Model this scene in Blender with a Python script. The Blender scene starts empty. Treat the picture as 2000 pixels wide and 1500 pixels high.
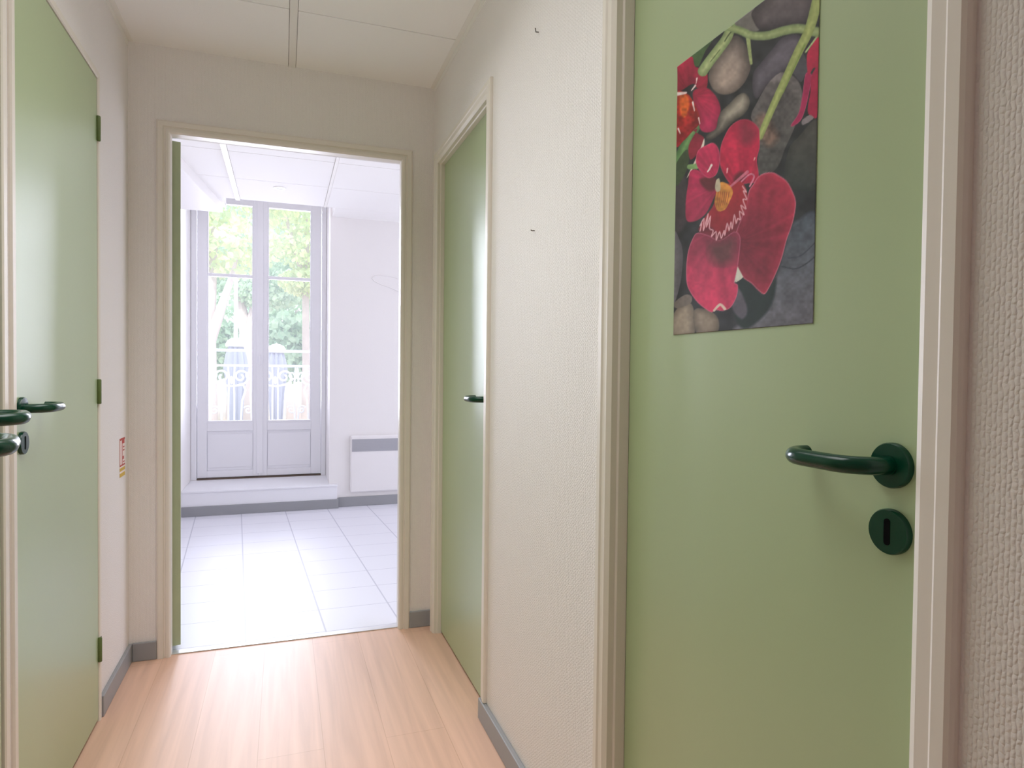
import bpy, math, random
import numpy as np
from mathutils import Vector, Matrix
random.seed(7)
S = bpy.context.scene
COL = S.collection
R = math.radians

# ------------------------------------------------------------------ materials
def lin(c):
    return tuple(((x / 255) / 12.92 if x / 255 <= .04045 else ((x / 255 + .055) / 1.055) ** 2.4) for x in c)

def mat(name, rgb, rough=.5, bump=None, spec=.5, coat=0., vary=None, metal=0., emit=None, sss=0.):
    """bump = (kind, scale xyz, strength, distance); vary = (scale xyz, amount)"""
    m = bpy.data.materials.new(name); m.use_nodes = True
    N = m.node_tree.nodes; L = m.node_tree.links
    b = N['Principled BSDF']
    c = lin(rgb) + (1,)
    b.inputs['Base Color'].default_value = c
    b.inputs['Roughness'].default_value = rough
    b.inputs['Specular IOR Level'].default_value = spec
    b.inputs['Coat Weight'].default_value = coat; b.inputs['Coat Roughness'].default_value = 0.36 if coat > .5 else .05
    b.inputs['Metallic'].default_value = metal
    tc = N.new('ShaderNodeTexCoord')
    if vary:
        mp = N.new('ShaderNodeMapping'); mp.inputs['Scale'].default_value = vary[0]
        nz = N.new('ShaderNodeTexNoise'); nz.inputs['Scale'].default_value = 1; nz.inputs['Detail'].default_value = 4
        hs = N.new('ShaderNodeMixRGB'); hs.blend_type = 'MIX'
        hs.inputs[1].default_value = tuple(x * (1 - vary[1]) for x in c[:3]) + (1,)
        hs.inputs[2].default_value = tuple(min(1, x * (1 + vary[1])) for x in c[:3]) + (1,)
        L.new(tc.outputs['Object'], mp.inputs['Vector']); L.new(mp.outputs[0], nz.inputs['Vector'])
        L.new(nz.outputs['Fac'], hs.inputs[0]); L.new(hs.outputs[0], b.inputs['Base Color'])
    if bump:
        mp = N.new('ShaderNodeMapping'); mp.inputs['Scale'].default_value = bump[1]
        L.new(tc.outputs['Object'], mp.inputs['Vector'])
        if bump[0] == 'noise':
            t = N.new('ShaderNodeTexNoise'); t.inputs['Scale'].default_value = 1; t.inputs['Detail'].default_value = 3
            out = t.outputs['Fac']
        else:
            t = N.new('ShaderNodeTexVoronoi'); t.inputs['Scale'].default_value = 1
            t.feature = 'SMOOTH_F1'
            out = t.outputs['Distance']
        L.new(mp.outputs[0], t.inputs['Vector'])
        bp = N.new('ShaderNodeBump'); bp.inputs['Strength'].default_value = bump[2]; bp.inputs['Distance'].default_value = bump[3]
        L.new(out, bp.inputs['Height']); L.new(bp.outputs[0], b.inputs['Normal'])
    return m

M = {}
WP = ('voronoi', (430, 430, 150), .65, .0019)
M['wallpaper'] = mat('white_textured_wallpaper', (235, 230, 228), .7, WP)
def woven(m):
    # embossed paper: offset rows of small upright bumps with an irregular edge
    N = m.node_tree.nodes; L = m.node_tree.links
    bp = next(n for n in N if n.type == 'BUMP'); tc = next(n for n in N if n.type == 'TEX_COORD')
    sx = N.new('ShaderNodeSeparateXYZ'); L.new(tc.outputs['Object'], sx.inputs[0])
    nz = N.new('ShaderNodeTexNoise'); nz.inputs['Scale'].default_value = 95; nz.inputs['Detail'].default_value = 3
    L.new(tc.outputs['Object'], nz.inputs['Vector'])
    def mth(op, a, b=0.):
        n = N.new('ShaderNodeMath'); n.operation = op
        for i, v in enumerate((a, b)):
            if isinstance(v, (int, float)): n.inputs[i].default_value = v
            else: L.new(v, n.inputs[i])
        return n.outputs[0]
    w = mth('MULTIPLY', mth('SUBTRACT', nz.outputs['Fac'], .5), 1.1)
    u = mth('ADD', mth('DIVIDE', mth('ADD', sx.outputs['X'], sx.outputs['Y']), .0050), w)
    v = mth('ADD', mth('ADD', mth('DIVIDE', sx.outputs['Z'], .0088), mth('MULTIPLY', mth('FLOOR', u), .5)), mth('MULTIPLY', w, 1.3))
    su = mth('SINE', mth('MULTIPLY', mth('FRACT', u), math.pi)); sv = mth('SINE', mth('MULTIPLY', mth('FRACT', v), math.pi))
    h = mth('ADD', mth('MULTIPLY', su, mth('ADD', mth('MULTIPLY', sv, .7), .3)), mth('MULTIPLY', nz.outputs['Fac'], .6))
    for l in list(bp.inputs['Height'].links): L.remove(l)
    L.new(h, bp.inputs['Height']); bp.inputs['Strength'].default_value = .9; bp.inputs['Distance'].default_value = .0009
woven(M['wallpaper'])
M['wall_plain'] = mat('white_wall_paint', (234, 231, 230), .6, ('noise', (90, 90, 90), .15, .002))
M['trim'] = mat('ivory_gloss_paint', (228, 221, 212), .38, ('noise', (60, 60, 14), .15, .0015))
M['tile_ceiling'] = mat('mineral_ceiling_tile', (244, 242, 240), .9, ('noise', (260, 260, 260), .35, .001))
M['tee'] = mat('white_ceiling_tee', (236, 233, 228), .45)
M['green_door'] = mat('pale_green_door_paint', (170, 188, 146), .36, ('noise', (160, 160, 160), .12, .0006), coat=.51, vary=((3, 3, 1.2), .03))
M['green_edge'] = mat('pale_green_door_edge', (174, 186, 154), .5, vary=((40, 40, 12), .12))
M['hinge'] = mat('olive_painted_hinge', (96, 112, 62), .45)
M['nylon'] = mat('dark_green_nylon', (4, 57, 39), .22, spec=.36)
M['black'] = mat('dark_slot', (2, 2, 2), .9, spec=.1)
M['skirt'] = mat('grey_baseboard_paint', (150, 151, 154), .42)
M['white_gloss'] = mat('white_joinery_paint', (236, 236, 240), .4)
M['heater'] = mat('white_heater_enamel', (233, 230, 230), .5)
M['grille'] = mat('grey_heater_grille', (172, 172, 178), .45)
M['alu'] = mat('aluminium_threshold', (226, 226, 228), .3, metal=.6)
M['sill_wood'] = mat('brown_threshold_wood', (92, 74, 62), .6)
M['iron'] = mat('pale_painted_iron', (214, 210, 220), .5)
M['steel'] = mat('grey_nail', (110, 104, 100), .4, metal=.7)
M['red'] = mat('sign_red', (178, 40, 38), .4)
M['sign_white'] = mat('sign_white', (240, 226, 222), .4)
M['yellow'] = mat('sign_yellow', (206, 168, 40), .4)
M['bark'] = mat('pinkish_tree_bark', (200, 184, 178), .85, ('noise', (6, 6, 3), .6, .05), vary=((3, 3, 1), .15))
M['cloth'] = mat('grey_blue_parasol_cloth', (150, 152, 166), .8)
M['cap_cloth'] = mat('white_parasol_cap', (244, 242, 240), .8)
M['ground'] = mat('pale_pink_gravel', (214, 192, 176), .9, vary=((2, 2, 2), .08))
M['facade'] = mat('peach_facade', (224, 206, 198), .9)
M['stone'] = mat('pale_balcony_stone', (210, 206, 200), .8)
M['pole'] = mat('pale_post_metal', (220, 224, 230), .5)

def leaf_mat(name, a, b):
    m = bpy.data.materials.new(name); m.use_nodes = True
    N = m.node_tree.nodes; L = m.node_tree.links
    p = N['Principled BSDF']; p.inputs['Roughness'].default_value = .6
    g = N.new('ShaderNodeNewGeometry'); r = N.new('ShaderNodeValToRGB')
    r.color_ramp.elements[0].color = lin(a) + (1,); r.color_ramp.elements[1].color = lin(b) + (1,)
    L.new(g.outputs['Random Per Island'], r.inputs[0]); L.new(r.outputs[0], p.inputs['Base Color'])
    t = N.new('ShaderNodeBsdfTranslucent'); L.new(r.outputs[0], t.inputs['Color'])
    mx = N.new('ShaderNodeMixShader'); mx.inputs[0].default_value = .45
    L.new(p.outputs[0], mx.inputs[1]); L.new(t.outputs[0], mx.inputs[2])
    L.new(mx.outputs[0], N['Material Output'].inputs['Surface'])
    return m
M['leaf_yellow'] = leaf_mat('yellow_green_leaves', (190, 210, 160), (238, 242, 186))
M['leaf_green'] = leaf_mat('pale_green_leaves', (176, 206, 176), (214, 232, 200))
M['leaf_blue'] = leaf_mat('blue_green_leaves', (170, 200, 190), (204, 224, 214))

def glass_mat():
    m = bpy.data.materials.new('window_glass'); m.use_nodes = True
    N = m.node_tree.nodes; L = m.node_tree.links
    N.remove(N['Principled BSDF'])
    t = N.new('ShaderNodeBsdfTransparent'); t.inputs[0].default_value = (.96, .98, .98, 1)
    g = N.new('ShaderNodeBsdfGlossy'); g.inputs['Roughness'].default_value = .02
    f = N.new('ShaderNodeFresnel'); f.inputs[0].default_value = 1.45
    mx = N.new('ShaderNodeMixShader')
    L.new(f.outputs[0], mx.inputs[0]); L.new(t.outputs[0], mx.inputs[1]); L.new(g.outputs[0], mx.inputs[2])
    du = N.new('ShaderNodeBsdfTranslucent'); du.inputs[0].default_value = (.93, .93, 1, 1)   # white veil mixed in to imitate bright haze over the view
    m2 = N.new('ShaderNodeMixShader'); m2.inputs[0].default_value = .03
    L.new(mx.outputs[0], m2.inputs[1]); L.new(du.outputs[0], m2.inputs[2])
    L.new(m2.outputs[0], N['Material Output'].inputs['Surface'])
    return m
M['glass'] = glass_mat()

def laminate():
    m = bpy.data.materials.new('peach_laminate_planks'); m.use_nodes = True
    N = m.node_tree.nodes; L = m.node_tree.links; p = N['Principled BSDF']
    tc = N.new('ShaderNodeTexCoord')
    mp = N.new('ShaderNodeMapping'); mp.inputs['Rotation'].default_value = (0, 0, R(90)); mp.inputs['Location'].default_value = (.31, .07, 0)
    br = N.new('ShaderNodeTexBrick'); br.inputs['Scale'].default_value = 1
    br.inputs['Brick Width'].default_value = 1.28; br.inputs['Row Height'].default_value = .192
    br.inputs['Mortar Size'].default_value = .0011; br.offset = .37; br.inputs['Bias'].default_value = 0
    br.inputs['Color1'].default_value = lin((225, 185, 162)) + (1,)
    br.inputs['Color2'].default_value = lin((222, 181, 157)) + (1,)
    br.inputs['Mortar'].default_value = lin((206, 164, 138)) + (1,)
    L.new(tc.outputs['Object'], mp.inputs['Vector']); L.new(mp.outputs[0], br.inputs['Vector'])
    m2 = N.new('ShaderNodeMapping'); m2.inputs['Scale'].default_value = (34, 1.6, 1)
    nz = N.new('ShaderNodeTexNoise'); nz.inputs['Scale'].default_value = 1; nz.inputs['Detail'].default_value = 6; nz.inputs['Distortion'].default_value = .6
    L.new(tc.outputs['Object'], m2.inputs['Vector']); L.new(m2.outputs[0], nz.inputs['Vector'])
    rp = N.new('ShaderNodeValToRGB'); rp.color_ramp.elements[0].position = .3; rp.color_ramp.elements[1].position = .7
    rp.color_ramp.elements[0].color = (.88, .87, .85, 1); rp.color_ramp.elements[1].color = (1.05, 1.05, 1.04, 1)
    L.new(nz.outputs['Fac'], rp.inputs[0])
    mx = N.new('ShaderNodeMixRGB'); mx.blend_type = 'MULTIPLY'; mx.inputs[0].default_value = 1
    L.new(br.outputs['Color'], mx.inputs[1]); L.new(rp.outputs[0], mx.inputs[2]); L.new(mx.outputs[0], p.inputs['Base Color'])
    p.inputs['Roughness'].default_value = .46; p.inputs['Specular IOR Level'].default_value = .55
    bp = N.new('ShaderNodeBump'); bp.inputs['Strength'].default_value = .06; bp.inputs['Distance'].default_value = .001
    L.new(nz.outputs['Fac'], bp.inputs['Height']); L.new(bp.outputs[0], p.inputs['Normal'])
    return m
M['laminate'] = laminate()

def tiles():
    m = bpy.data.materials.new('pale_floor_tiles'); m.use_nodes = True
    N = m.node_tree.nodes; L = m.node_tree.links; p = N['Principled BSDF']
    tc = N.new('ShaderNodeTexCoord'); sx = N.new('ShaderNodeSeparateXYZ'); L.new(tc.outputs['Object'], sx.inputs[0])
    def mth(op, a, b=None):
        n = N.new('ShaderNodeMath'); n.operation = op
        for i, v in enumerate((a, b)):
            if v is None: continue
            if isinstance(v, (int, float)): n.inputs[i].default_value = v
            else: L.new(v, n.inputs[i])
        return n.outputs[0]
    # joints run almost along the room, drifting slightly to the left
    u = mth('ADD', sx.outputs['X'], mth('MULTIPLY', mth('SUBTRACT', sx.outputs['Y'], 3.0), .063))
    fu = mth('FRACT', mth('DIVIDE', mth('ADD', u, .147 + 3.333), .333))
    fv = mth('FRACT', mth('DIVIDE', mth('SUBTRACT', sx.outputs['Y'], 3.27 - 2.8), .28))
    du = mth('ABSOLUTE', mth('SUBTRACT', fu, .5)); dv = mth('ABSOLUTE', mth('SUBTRACT', fv, .5))
    g1 = mth('GREATER_THAN', du, .5 - .0105); g2 = mth('GREATER_THAN', dv, .5 - .0085)
    j = mth('MAXIMUM', g1, g2)
    mx = N.new('ShaderNodeMixRGB'); L.new(j, mx.inputs[0])
    mx.inputs[1].default_value = lin((224, 224, 232)) + (1,); mx.inputs[2].default_value = lin((190, 190, 202)) + (1,)
    L.new(mx.outputs[0], p.inputs['Base Color']); p.inputs['Roughness'].default_value = .5
    bp = N.new('ShaderNodeBump'); bp.invert = True; bp.inputs['Strength'].default_value = .3; bp.inputs['Distance'].default_value = .002
    L.new(j, bp.inputs['Height']); L.new(bp.outputs[0], p.inputs['Normal'])
    return m
M['floor_tile'] = tiles()

# ------------------------------------------------------------------ mesh helpers
class MB:
    def __init__(s): s.v = []; s.f = []; s.mi = []; s.sm = []
    def add(s, vs, fs, mi=0, smooth=False):
        o = len(s.v); s.v += [tuple(x) for x in vs]
        for f in fs: s.f.append(tuple(o + i for i in f)); s.mi.append(mi); s.sm.append(smooth)
        return s
    def box(s, a, b, mi=0, bev=0.):
        (x0, y0, z0), (x1, y1, z1) = [tuple(min(p, q) for p, q in zip(a, b)), tuple(max(p, q) for p, q in zip(a, b))]
        if bev <= 0:
            vs = [(x, y, z) for x in (x0, x1) for y in (y0, y1) for z in (z0, z1)]
            return s.add(vs, [(0, 1, 3, 2), (4, 6, 7, 5), (0, 4, 5, 1), (2, 3, 7, 6), (0, 2, 6, 4), (1, 5, 7, 3)], mi)
        import bmesh
        bm = bmesh.new(); bmesh.ops.create_cube(bm, size=1)
        for w in bm.verts:
            w.co = Vector(((x0 + x1) / 2 + w.co.x * (x1 - x0), (y0 + y1) / 2 + w.co.y * (y1 - y0), (z0 + z1) / 2 + w.co.z * (z1 - z0)))
        bmesh.ops.bevel(bm, geom=bm.edges[:], offset=bev, segments=2, affect='EDGES', profile=.5)
        bm.verts.index_update()
        s.add([w.co[:] for w in bm.verts], [[w.index for w in f.verts] for f in bm.faces], mi); bm.free(); return s
    def prism(s, poly, ax, a, b, mi=0):
        """poly: 2-D outline, ax: extruded axis"""
        def P(p, t): return (t, p[0], p[1]) if ax == 0 else ((p[0], t, p[1]) if ax == 1 else (p[0], p[1], t))
        n = len(poly)
        vs = [P(p, a) for p in poly] + [P(p, b) for p in poly]
        fs = [tuple(range(n))[::-1], tuple(range(n, 2 * n))] + [(i, (i + 1) % n, n + (i + 1) % n, n + i) for i in range(n)]
        return s.add(vs, fs, mi)
    def lathe(s, prof, c, axis, n=40, mi=0):
        """prof [(radius, distance along axis)]"""
        ax = Vector(axis).normalized(); t = ax.orthogonal().normalized(); w = ax.cross(t); c = Vector(c)
        vs = []; fs = []
        for r, h in prof:
            for k in range(n):
                a = 2 * math.pi * k / n; vs.append(c + ax * h + (t * math.cos(a) + w * math.sin(a)) * r)
        for i in range(len(prof) - 1):
            for k in range(n): fs.append((i * n + k, i * n + (k + 1) % n, (i + 1) * n + (k + 1) % n, (i + 1) * n + k))
        fs.append(tuple(range(n))[::-1]); fs.append(tuple(range((len(prof) - 1) * n, len(prof) * n)))
        return s.add(vs, fs, mi, True)
    def tube(s, pts, rad, n=12, mi=0):
        pts = [Vector(p) for p in pts]; rs = rad if isinstance(rad, (list, tuple)) else [rad] * len(pts)
        T = []
        for i in range(len(pts)):
            d = (pts[min(i + 1, len(pts) - 1)] - pts[max(i - 1, 0)]); T.append(d.normalized())
        nv = T[0].orthogonal().normalized(); vs = []; fs = []
        for i, p in enumerate(pts):
            nv = (nv - T[i] * nv.dot(T[i])).normalized(); b = T[i].cross(nv)
            for k in range(n):
                a = 2 * math.pi * k / n; vs.append(p + (nv * math.cos(a) + b * math.sin(a)) * rs[i])
        for i in range(len(pts) - 1):
            for k in range(n): fs.append((i * n + k, i * n + (k + 1) % n, (i + 1) * n + (k + 1) % n, (i + 1) * n + k))
        fs.append(tuple(range(n))[::-1]); fs.append(tuple(range((len(pts) - 1) * n, len(pts) * n)))
        return s.add(vs, fs, mi, True)
    def build(s, name, mats, parent=None, **props):
        me = bpy.data.meshes.new(name); me.from_pydata(s.v, [], s.f)
        for m in (mats if isinstance(mats, (list, tuple)) else [mats]): me.materials.append(m)
        me.polygons.foreach_set('material_index', s.mi); me.polygons.foreach_set('use_smooth', s.sm)
        import bmesh
        bm = bmesh.new(); bm.from_mesh(me); bmesh.ops.recalc_face_normals(bm, faces=bm.faces); bm.to_mesh(me); bm.free()
        if any(s.sm): me.set_sharp_from_angle(angle=R(38))
        o = bpy.data.objects.new(name, me); COL.objects.link(o)
        if parent is not None: o.parent = parent
        for k, v in props.items(): o[k] = v
        return o

def empty(name, loc=(0, 0, 0), rotz=0., **props):
    o = bpy.data.objects.new(name, None); COL.objects.link(o); o.location = loc; o.rotation_euler = (0, 0, rotz)
    o.empty_display_size = .05
    for k, v in props.items(): o[k] = v
    return o

def P(label, category, kind='structure', group=None):
    d = dict(label=label, category=category)
    if kind: d['kind'] = kind
    if group: d['group'] = group
    return d

# ------------------------------------------------------------------ measured layout (metres)
XL, XR, YF, ZC = -.578, .6415, 2.922, 2.45          # corridor left / right wall, end wall, ceiling
YF2 = 3.0                                            # room side of the end wall
XRL, XRR, YW, YG = -.75, 3.2, 5.67, 6.16             # room beyond: left wall, right wall, window wall, window plane
YB = -2.2                                            # corridor end behind the viewer
TOP = 2.95

def wall_x(x0, x1, ya, yb, z0, z1, ops):
    b = MB(); y = ya
    for (a, c, h0, h1) in sorted(ops):
        b.box((x0, y, z0), (x1, a, z1))
        if h0 > z0: b.box((x0, a, z0), (x1, c, h0))
        b.box((x0, a, h1), (x1, c, z1)); y = c
    return b.box((x0, y, z0), (x1, yb, z1))

def wall_y(y0, y1, xa, xb, z0, z1, ops):
    b = MB(); x = xa
    for (a, c, h0, h1) in sorted(ops):
        b.box((x, y0, z0), (a, y1, z1))
        if h0 > z0: b.box((a, y0, z0), (c, y1, h0))
        b.box((a, y0, h1), (c, y1, z1)); x = c
    return b.box((x, y0, z0), (xb, y1, z1))

# corridor shell
MB().box((-.95, YB - .1, -.06), (.95, 2.955, 0)).build('floor', M['laminate'], **P('peach wood laminate floor of the corridor', 'floor'))
MB().box((-.95, 2.955, -.06), (XRR + .1, 6.3, 0)).build('floor_tiled', M['floor_tile'], **P('pale square tiled floor of the bright room beyond the open doorway', 'floor'))
wall_x(XL - .12, XL, YB, YF, 0, TOP, [(.72, 1.697, 0, 2.125), (1.754, 2.465, 0, 2.122)]).build(
    'wall_left', M['wallpaper'], **P('white corridor wall on the left holding the green hinged door', 'wall'))
wall_x(XR, XR + .12, YB, YF, 0, TOP, [(.50, 1.197, 0, 2.125), (2.078, 2.828, 0, 2.092)]).build(
    'wall_right', M['wallpaper'], **P('white textured wallpaper wall on the right between the two green doors', 'wall'))
wall_y(YF, YF2, -.95, XRR, 0, TOP, [(-.4465, .502, 0, 2.116)]).build(
    'wall_end', M['wallpaper'], **P('beige white end wall of the corridor around the open doorway', 'wall'))
MB().box((-.95, YB - .1, 0), (.95, YB, TOP)).build('wall_back', M['wallpaper'], **P('plain wall closing the corridor behind the viewer', 'wall'))
MB().box((.90, YB, 0), (.95, YF, TOP)).build('light_block_right', M['wall_plain'], **P('added unseen panel blocking stray light behind the right hand doors', 'wall'))  # added out of sight so sky light cannot leak round the doors
MB().box((-.95, YB, 0), (-.90, YF, TOP)).build('light_block_left', M['wall_plain'], **P('added unseen panel blocking stray light behind the left hand doors', 'wall'))  # same unseen light blocker added behind the left doors

# corridor ceiling: tiles, tee bar, wall angles
b = MB(); b.box((XL - .1, YB, ZC + .012), (XR + .1, YF, ZC + .05))
ys = [YF] + [2.462 - .6 * k for k in range(0, 9)]
for i in range(len(ys) - 1):
    y1, y0 = ys[i] - (.003 if i else 0), max(ys[i + 1] + .003, YB)
    b.box((XL, y0, ZC), (.0155, y1, ZC + .013)); b.box((.0465, y0, ZC), (XR, y1, ZC + .013))
b.build('ceiling', M['tile_ceiling'], **P('white mineral tile ceiling over the corridor', 'ceiling'))
MB().box((.0175, YB, ZC - .003), (.0445, YF, ZC + .012)).build('trim_1', M['tee'], **P('white metal tee bar running along the middle of the corridor ceiling', 'ceiling bar'))
MB().prism([(XR, ZC - .024), (XR - .0015, ZC - .024), (XR - .0015, ZC - .0015), (XR - .02, ZC - .0015), (XR - .02, ZC), (XR, ZC)], 1, YB, YF).build(
    'trim_2', M['tee'], **P('white edge angle where the corridor ceiling meets the right wall', 'ceiling trim'))
MB().prism([(XL, ZC - .024), (XL + .0015, ZC - .024), (XL + .0015, ZC - .0015), (XL + .02, ZC - .0015), (XL + .02, ZC), (XL, ZC)], 1, YB, YF).build(
    'trim_3', M['tee'], **P('white edge angle where the corridor ceiling meets the left wall', 'ceiling trim'))
MB().box((-.95, YB - .1, TOP), (XRR + .1, 6.3, TOP + .1)).build('roof', M['stone'], **P('slab above the ceilings', 'roof'))

# ------------------------------------------------------------------ door casings (profile swept up, over and down)
def casing(name, plane, side, a, c, h, prof, material, z0a=0., z0b=0., axis='x', mi=0, **props):
    """plane: wall coordinate; side: +1/-1 direction the casing protrudes; opening a..c, head h"""
    path = lambda u: [(a - u, z0a), (a - u, h + u), (c + u, h + u), (c + u, z0b)]
    vs = []; fs = []; n = len(prof)
    for (u, v) in prof:
        for (t, z) in path(u):
            d = plane + side * v
            vs.append((d, t, z) if axis == 'x' else (t, d, z))
    for i in range(n - 1):
        for k in range(3): fs.append((i * 4 + k, i * 4 + k + 1, (i + 1) * 4 + k + 1, (i + 1) * 4 + k))
    fs.append(tuple(i * 4 for i in range(n))); fs.append(tuple(i * 4 + 3 for i in range(n)))
    for k in range(3): fs.append(((n - 1) * 4 + k, (n - 1) * 4 + k + 1, k + 1, k))
    return MB().add(vs, fs).build(name, material, **props)

PROF = [(.0095, -.085), (0, -.085), (0, -.034), (-.004, -.034), (-.004, -.012), (0, -.009), (0, .0045), (.0105, .0115), (.0262, .0115),
        (.0302, .0145), (.044, .0145), (.048, .0115), (.0495, .006), (.0495, -.001), (.0095, -.001)]
casing('trim_4', XR, -1, .507, 1.190, 2.118, PROF, M['trim'], **P('ivory moulded frame around the green door with the flower poster', 'door frame'))
casing('trim_5', XR, -1, 2.085, 2.82, 2.085, [(u, v * .9) for u, v in PROF], M['trim'], z0a=.072, **P('ivory moulded frame around the green door near the far end of the right wall', 'door frame'))
PEND = [(.0075, -.038), (0, -.038), (0, .004), (.006, .010), (.016, .010), (.018, .0065), (.024, .0065), (.027, .0125), (.044, .0125), (.05, .008), (.0505, -.001), (.0075, -.001)]
casing('trim_6', YF, -1, -.428, .494, 2.108, PEND, M['trim'], axis='y', **P('ivory moulded frame around the open doorway to the bright room', 'door frame'))
PFL = [(.008, -.09), (0, -.09), (0, .005), (.004, .008), (.021, .008), (.023, .004), (.023, -.001), (.008, -.001)]
casing('trim_7', XL, 1, 1.763, 2.457, 2.114, PFL, M['trim'], **P('thin ivory frame around the flush green door on the left wall', 'door frame'))
casing('trim_8', XL, 1, .73, 1.690, 2.114, PFL, M['trim'], **P('thin ivory frame of the nearest left doorway with the door ajar', 'door frame'))

# threshold bar
t = MB().box((-.428, 2.936, 0), (.494, 2.972, .004), 0, .0015)
t.build('trim_9', M['alu'], **P('pale metal threshold strip between laminate and tiles', 'threshold'))

# ------------------------------------------------------------------ baseboards
def skirt(name, a, b, label): MB().box(a, b, 0, .003).build(name, M['skirt'], **P(label, 'baseboard'))
skirt('baseboard_right', (XR - .0165, 1.241, 0), (XR, 2.086, .07), 'grey baseboard along the right corridor wall')
skirt('baseboard_right_near', (XR - .0165, YB, 0), (XR, .456, .07), 'grey baseboard on the right wall before the poster door')
skirt('baseboard_left', (XL, 2.482, 0), (XL + .0135, YF, .072), 'short grey baseboard on the left wall beside the hinged door')
skirt('baseboard_end_left', (XL + .0136, YF - .0125, 0), (-.4786, YF, .074), 'small grey baseboard on the end wall left of the open doorway')
skirt('baseboard_end_right', (.5446, YF - .0125, 0), (XR, YF, .074), 'small grey baseboard on the end wall right of the open doorway')
skirt('baseboard_room', (.445, YW - .014, 0), (XRR, YW, .082), 'blue grey baseboard under the heater in the bright room')

# ------------------------------------------------------------------ doors
def handle(parent, o, n, t, rosette_label=None):
    """lever on rosette; o on the leaf face, n out of the face, t along the lever"""
    o, n, t = Vector(o), Vector(n), Vector(t)
    pts = [o + n * .004, o + n * .014]
    for k in range(1, 11):
        a = k / 10 * math.pi / 2; pts.append(o + n * (.014 + .040 * math.sin(a)) + t * (.040 * (1 - math.cos(a))))
    for k in range(1, 4): pts.append(o + n * .054 + t * (.040 + .044 * k / 3))
    for k in range(1, 9):
        a = k / 8 * math.pi / 2; pts.append(o + n * (.054 - .034 * (1 - math.cos(a))) + t * (.084 + .037 * math.sin(a)))
    pts.append(o + n * .013 + t * .121); pts.append(o + n * .0115 + t * .121)
    rs = [.0106] * (len(pts) - 1) + [.0085]
    h = MB().tube(pts, rs, 20).build('lever_handle', M['nylon'], parent)
    MB().lathe([(.0268, 0), (.0268, .0055), (.0255, .0078), (.012, .0085), (.012, .011)], o, n, 44).build('rosette', M['nylon'], h)
    return h

def keyplate(parent, o, n):
    o, n = Vector(o), Vector(n)
    k = MB().lathe([(.0268, 0), (.0268, .0055), (.0255, .0078), (.010, .0082)], o, n, 44).build('key_plate', M['nylon'], parent)
    s = Vector((0, 0, 1)).cross(n)
    pts = []
    for i in range(24):
        a = 2 * math.pi * i / 24
        pts.append((.0042 * math.cos(a), .0042 * math.sin(a) + (0.0115 if math.sin(a) > 0 else -.0115)))
    vs = [o + n * h + s * p[0] + Vector((0, 0, p[1])) for h in (.0075, .0086) for p in pts]
    m = len(pts)
    MB().add(vs, [tuple(range(m))[::-1], tuple(range(m, 2 * m))] + [(i, (i + 1) % m, m + (i + 1) % m, m + i) for i in range(m)]).build('keyhole', M['black'], k)

DX = .676                                            # face of the recessed right hand doors
d = MB().box((DX, .502, .008), (DX + .04, 1.187, 2.112), 0, .0015).build('door_1', M['green_door'], **P('pale green door with the flower poster and a dark green lever on the right', 'door'))
handle(d, (DX, .567, 1.073), (-1, 0, 0), (0, 1, 0)); keyplate(d, (DX, .567, .995), (-1, 0, 0))
DX2 = .668
d = MB().box((DX2, 2.088, .01), (DX2 + .04, 2.815, 2.081), 0, .0015).build('door_2', M['green_door'], **P('narrow looking green door at the far end of the right corridor wall', 'door'))
handle(d, (DX2, 2.135, 1.077), (-1, 0, 0), (0, 1, 0)); keyplate(d, (DX2, 2.135, .998), (-1, 0, 0))
DXL = XL + .004
d = MB().box((DXL - .04, 1.767, .010), (DXL, 2.4535, 2.110), 0, .0015).build('door_3', M['green_door'], **P('pale green door with three olive hinges on the left wall', 'door'))
handle(d, (DXL, 1.795, 1.078), (1, 0, 0), (0, 1, 0)); keyplate(d, (DXL, 1.797, .998), (1, 0, 0))
for z in (1.910, 1.054, .200):
    k = MB().lathe([(.0052, 0), (.0066, .002), (.0066, .039), (.0058, .0395), (.0066, .040), (.0066, .078), (.0048, .081)], (DXL + .0045, 2.4555, z), (0, 0, 1), 16)
    k.box((DXL + .001, 2.4555, z + .040), (DXL + .006, 2.472, z + .079)); k.build('hinge', M['hinge'], d)
th = R(15.5)                                         # nearest left door stands ajar into the corridor
piv = empty('door_4', (XL, 1.688, 0), 0, **P('green door ajar at the left edge of the photo, only its levers showing', 'door'))
# local frame: leaf runs along -Y, outer face towards +X
MB().box((-.04, -.93, .010), (0, -.003, 2.110), 0, .0015).build('leaf', M['green_door'], piv)
handle(piv, (0, -.805, 1.079), (1, 0, 0), (0, 1, 0)); keyplate(piv, (0, -.86, .9), (1, 0, 0))
handle(piv, (0, -.40, 1.087), (1, 0, 0), (0, 1, 0))
piv.rotation_euler = (0, 0, th)
pv = empty('door_5', (-.4385, YF + .048, 0), 0, **P('green door folded open into the bright room, seen along its hinge edge', 'door'))
lf = MB().box((0, 0, .022), (.040, .86, 2.098), 0, .0012).build('leaf', M['green_edge'], pv)
for z in (.25, 1.06, 1.86): MB().box((.010, -.0012, z), (.024, .004, z + .07)).build('hinge', M['green_edge'], pv)
pv.rotation_euler = (0, 0, R(12))

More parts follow.
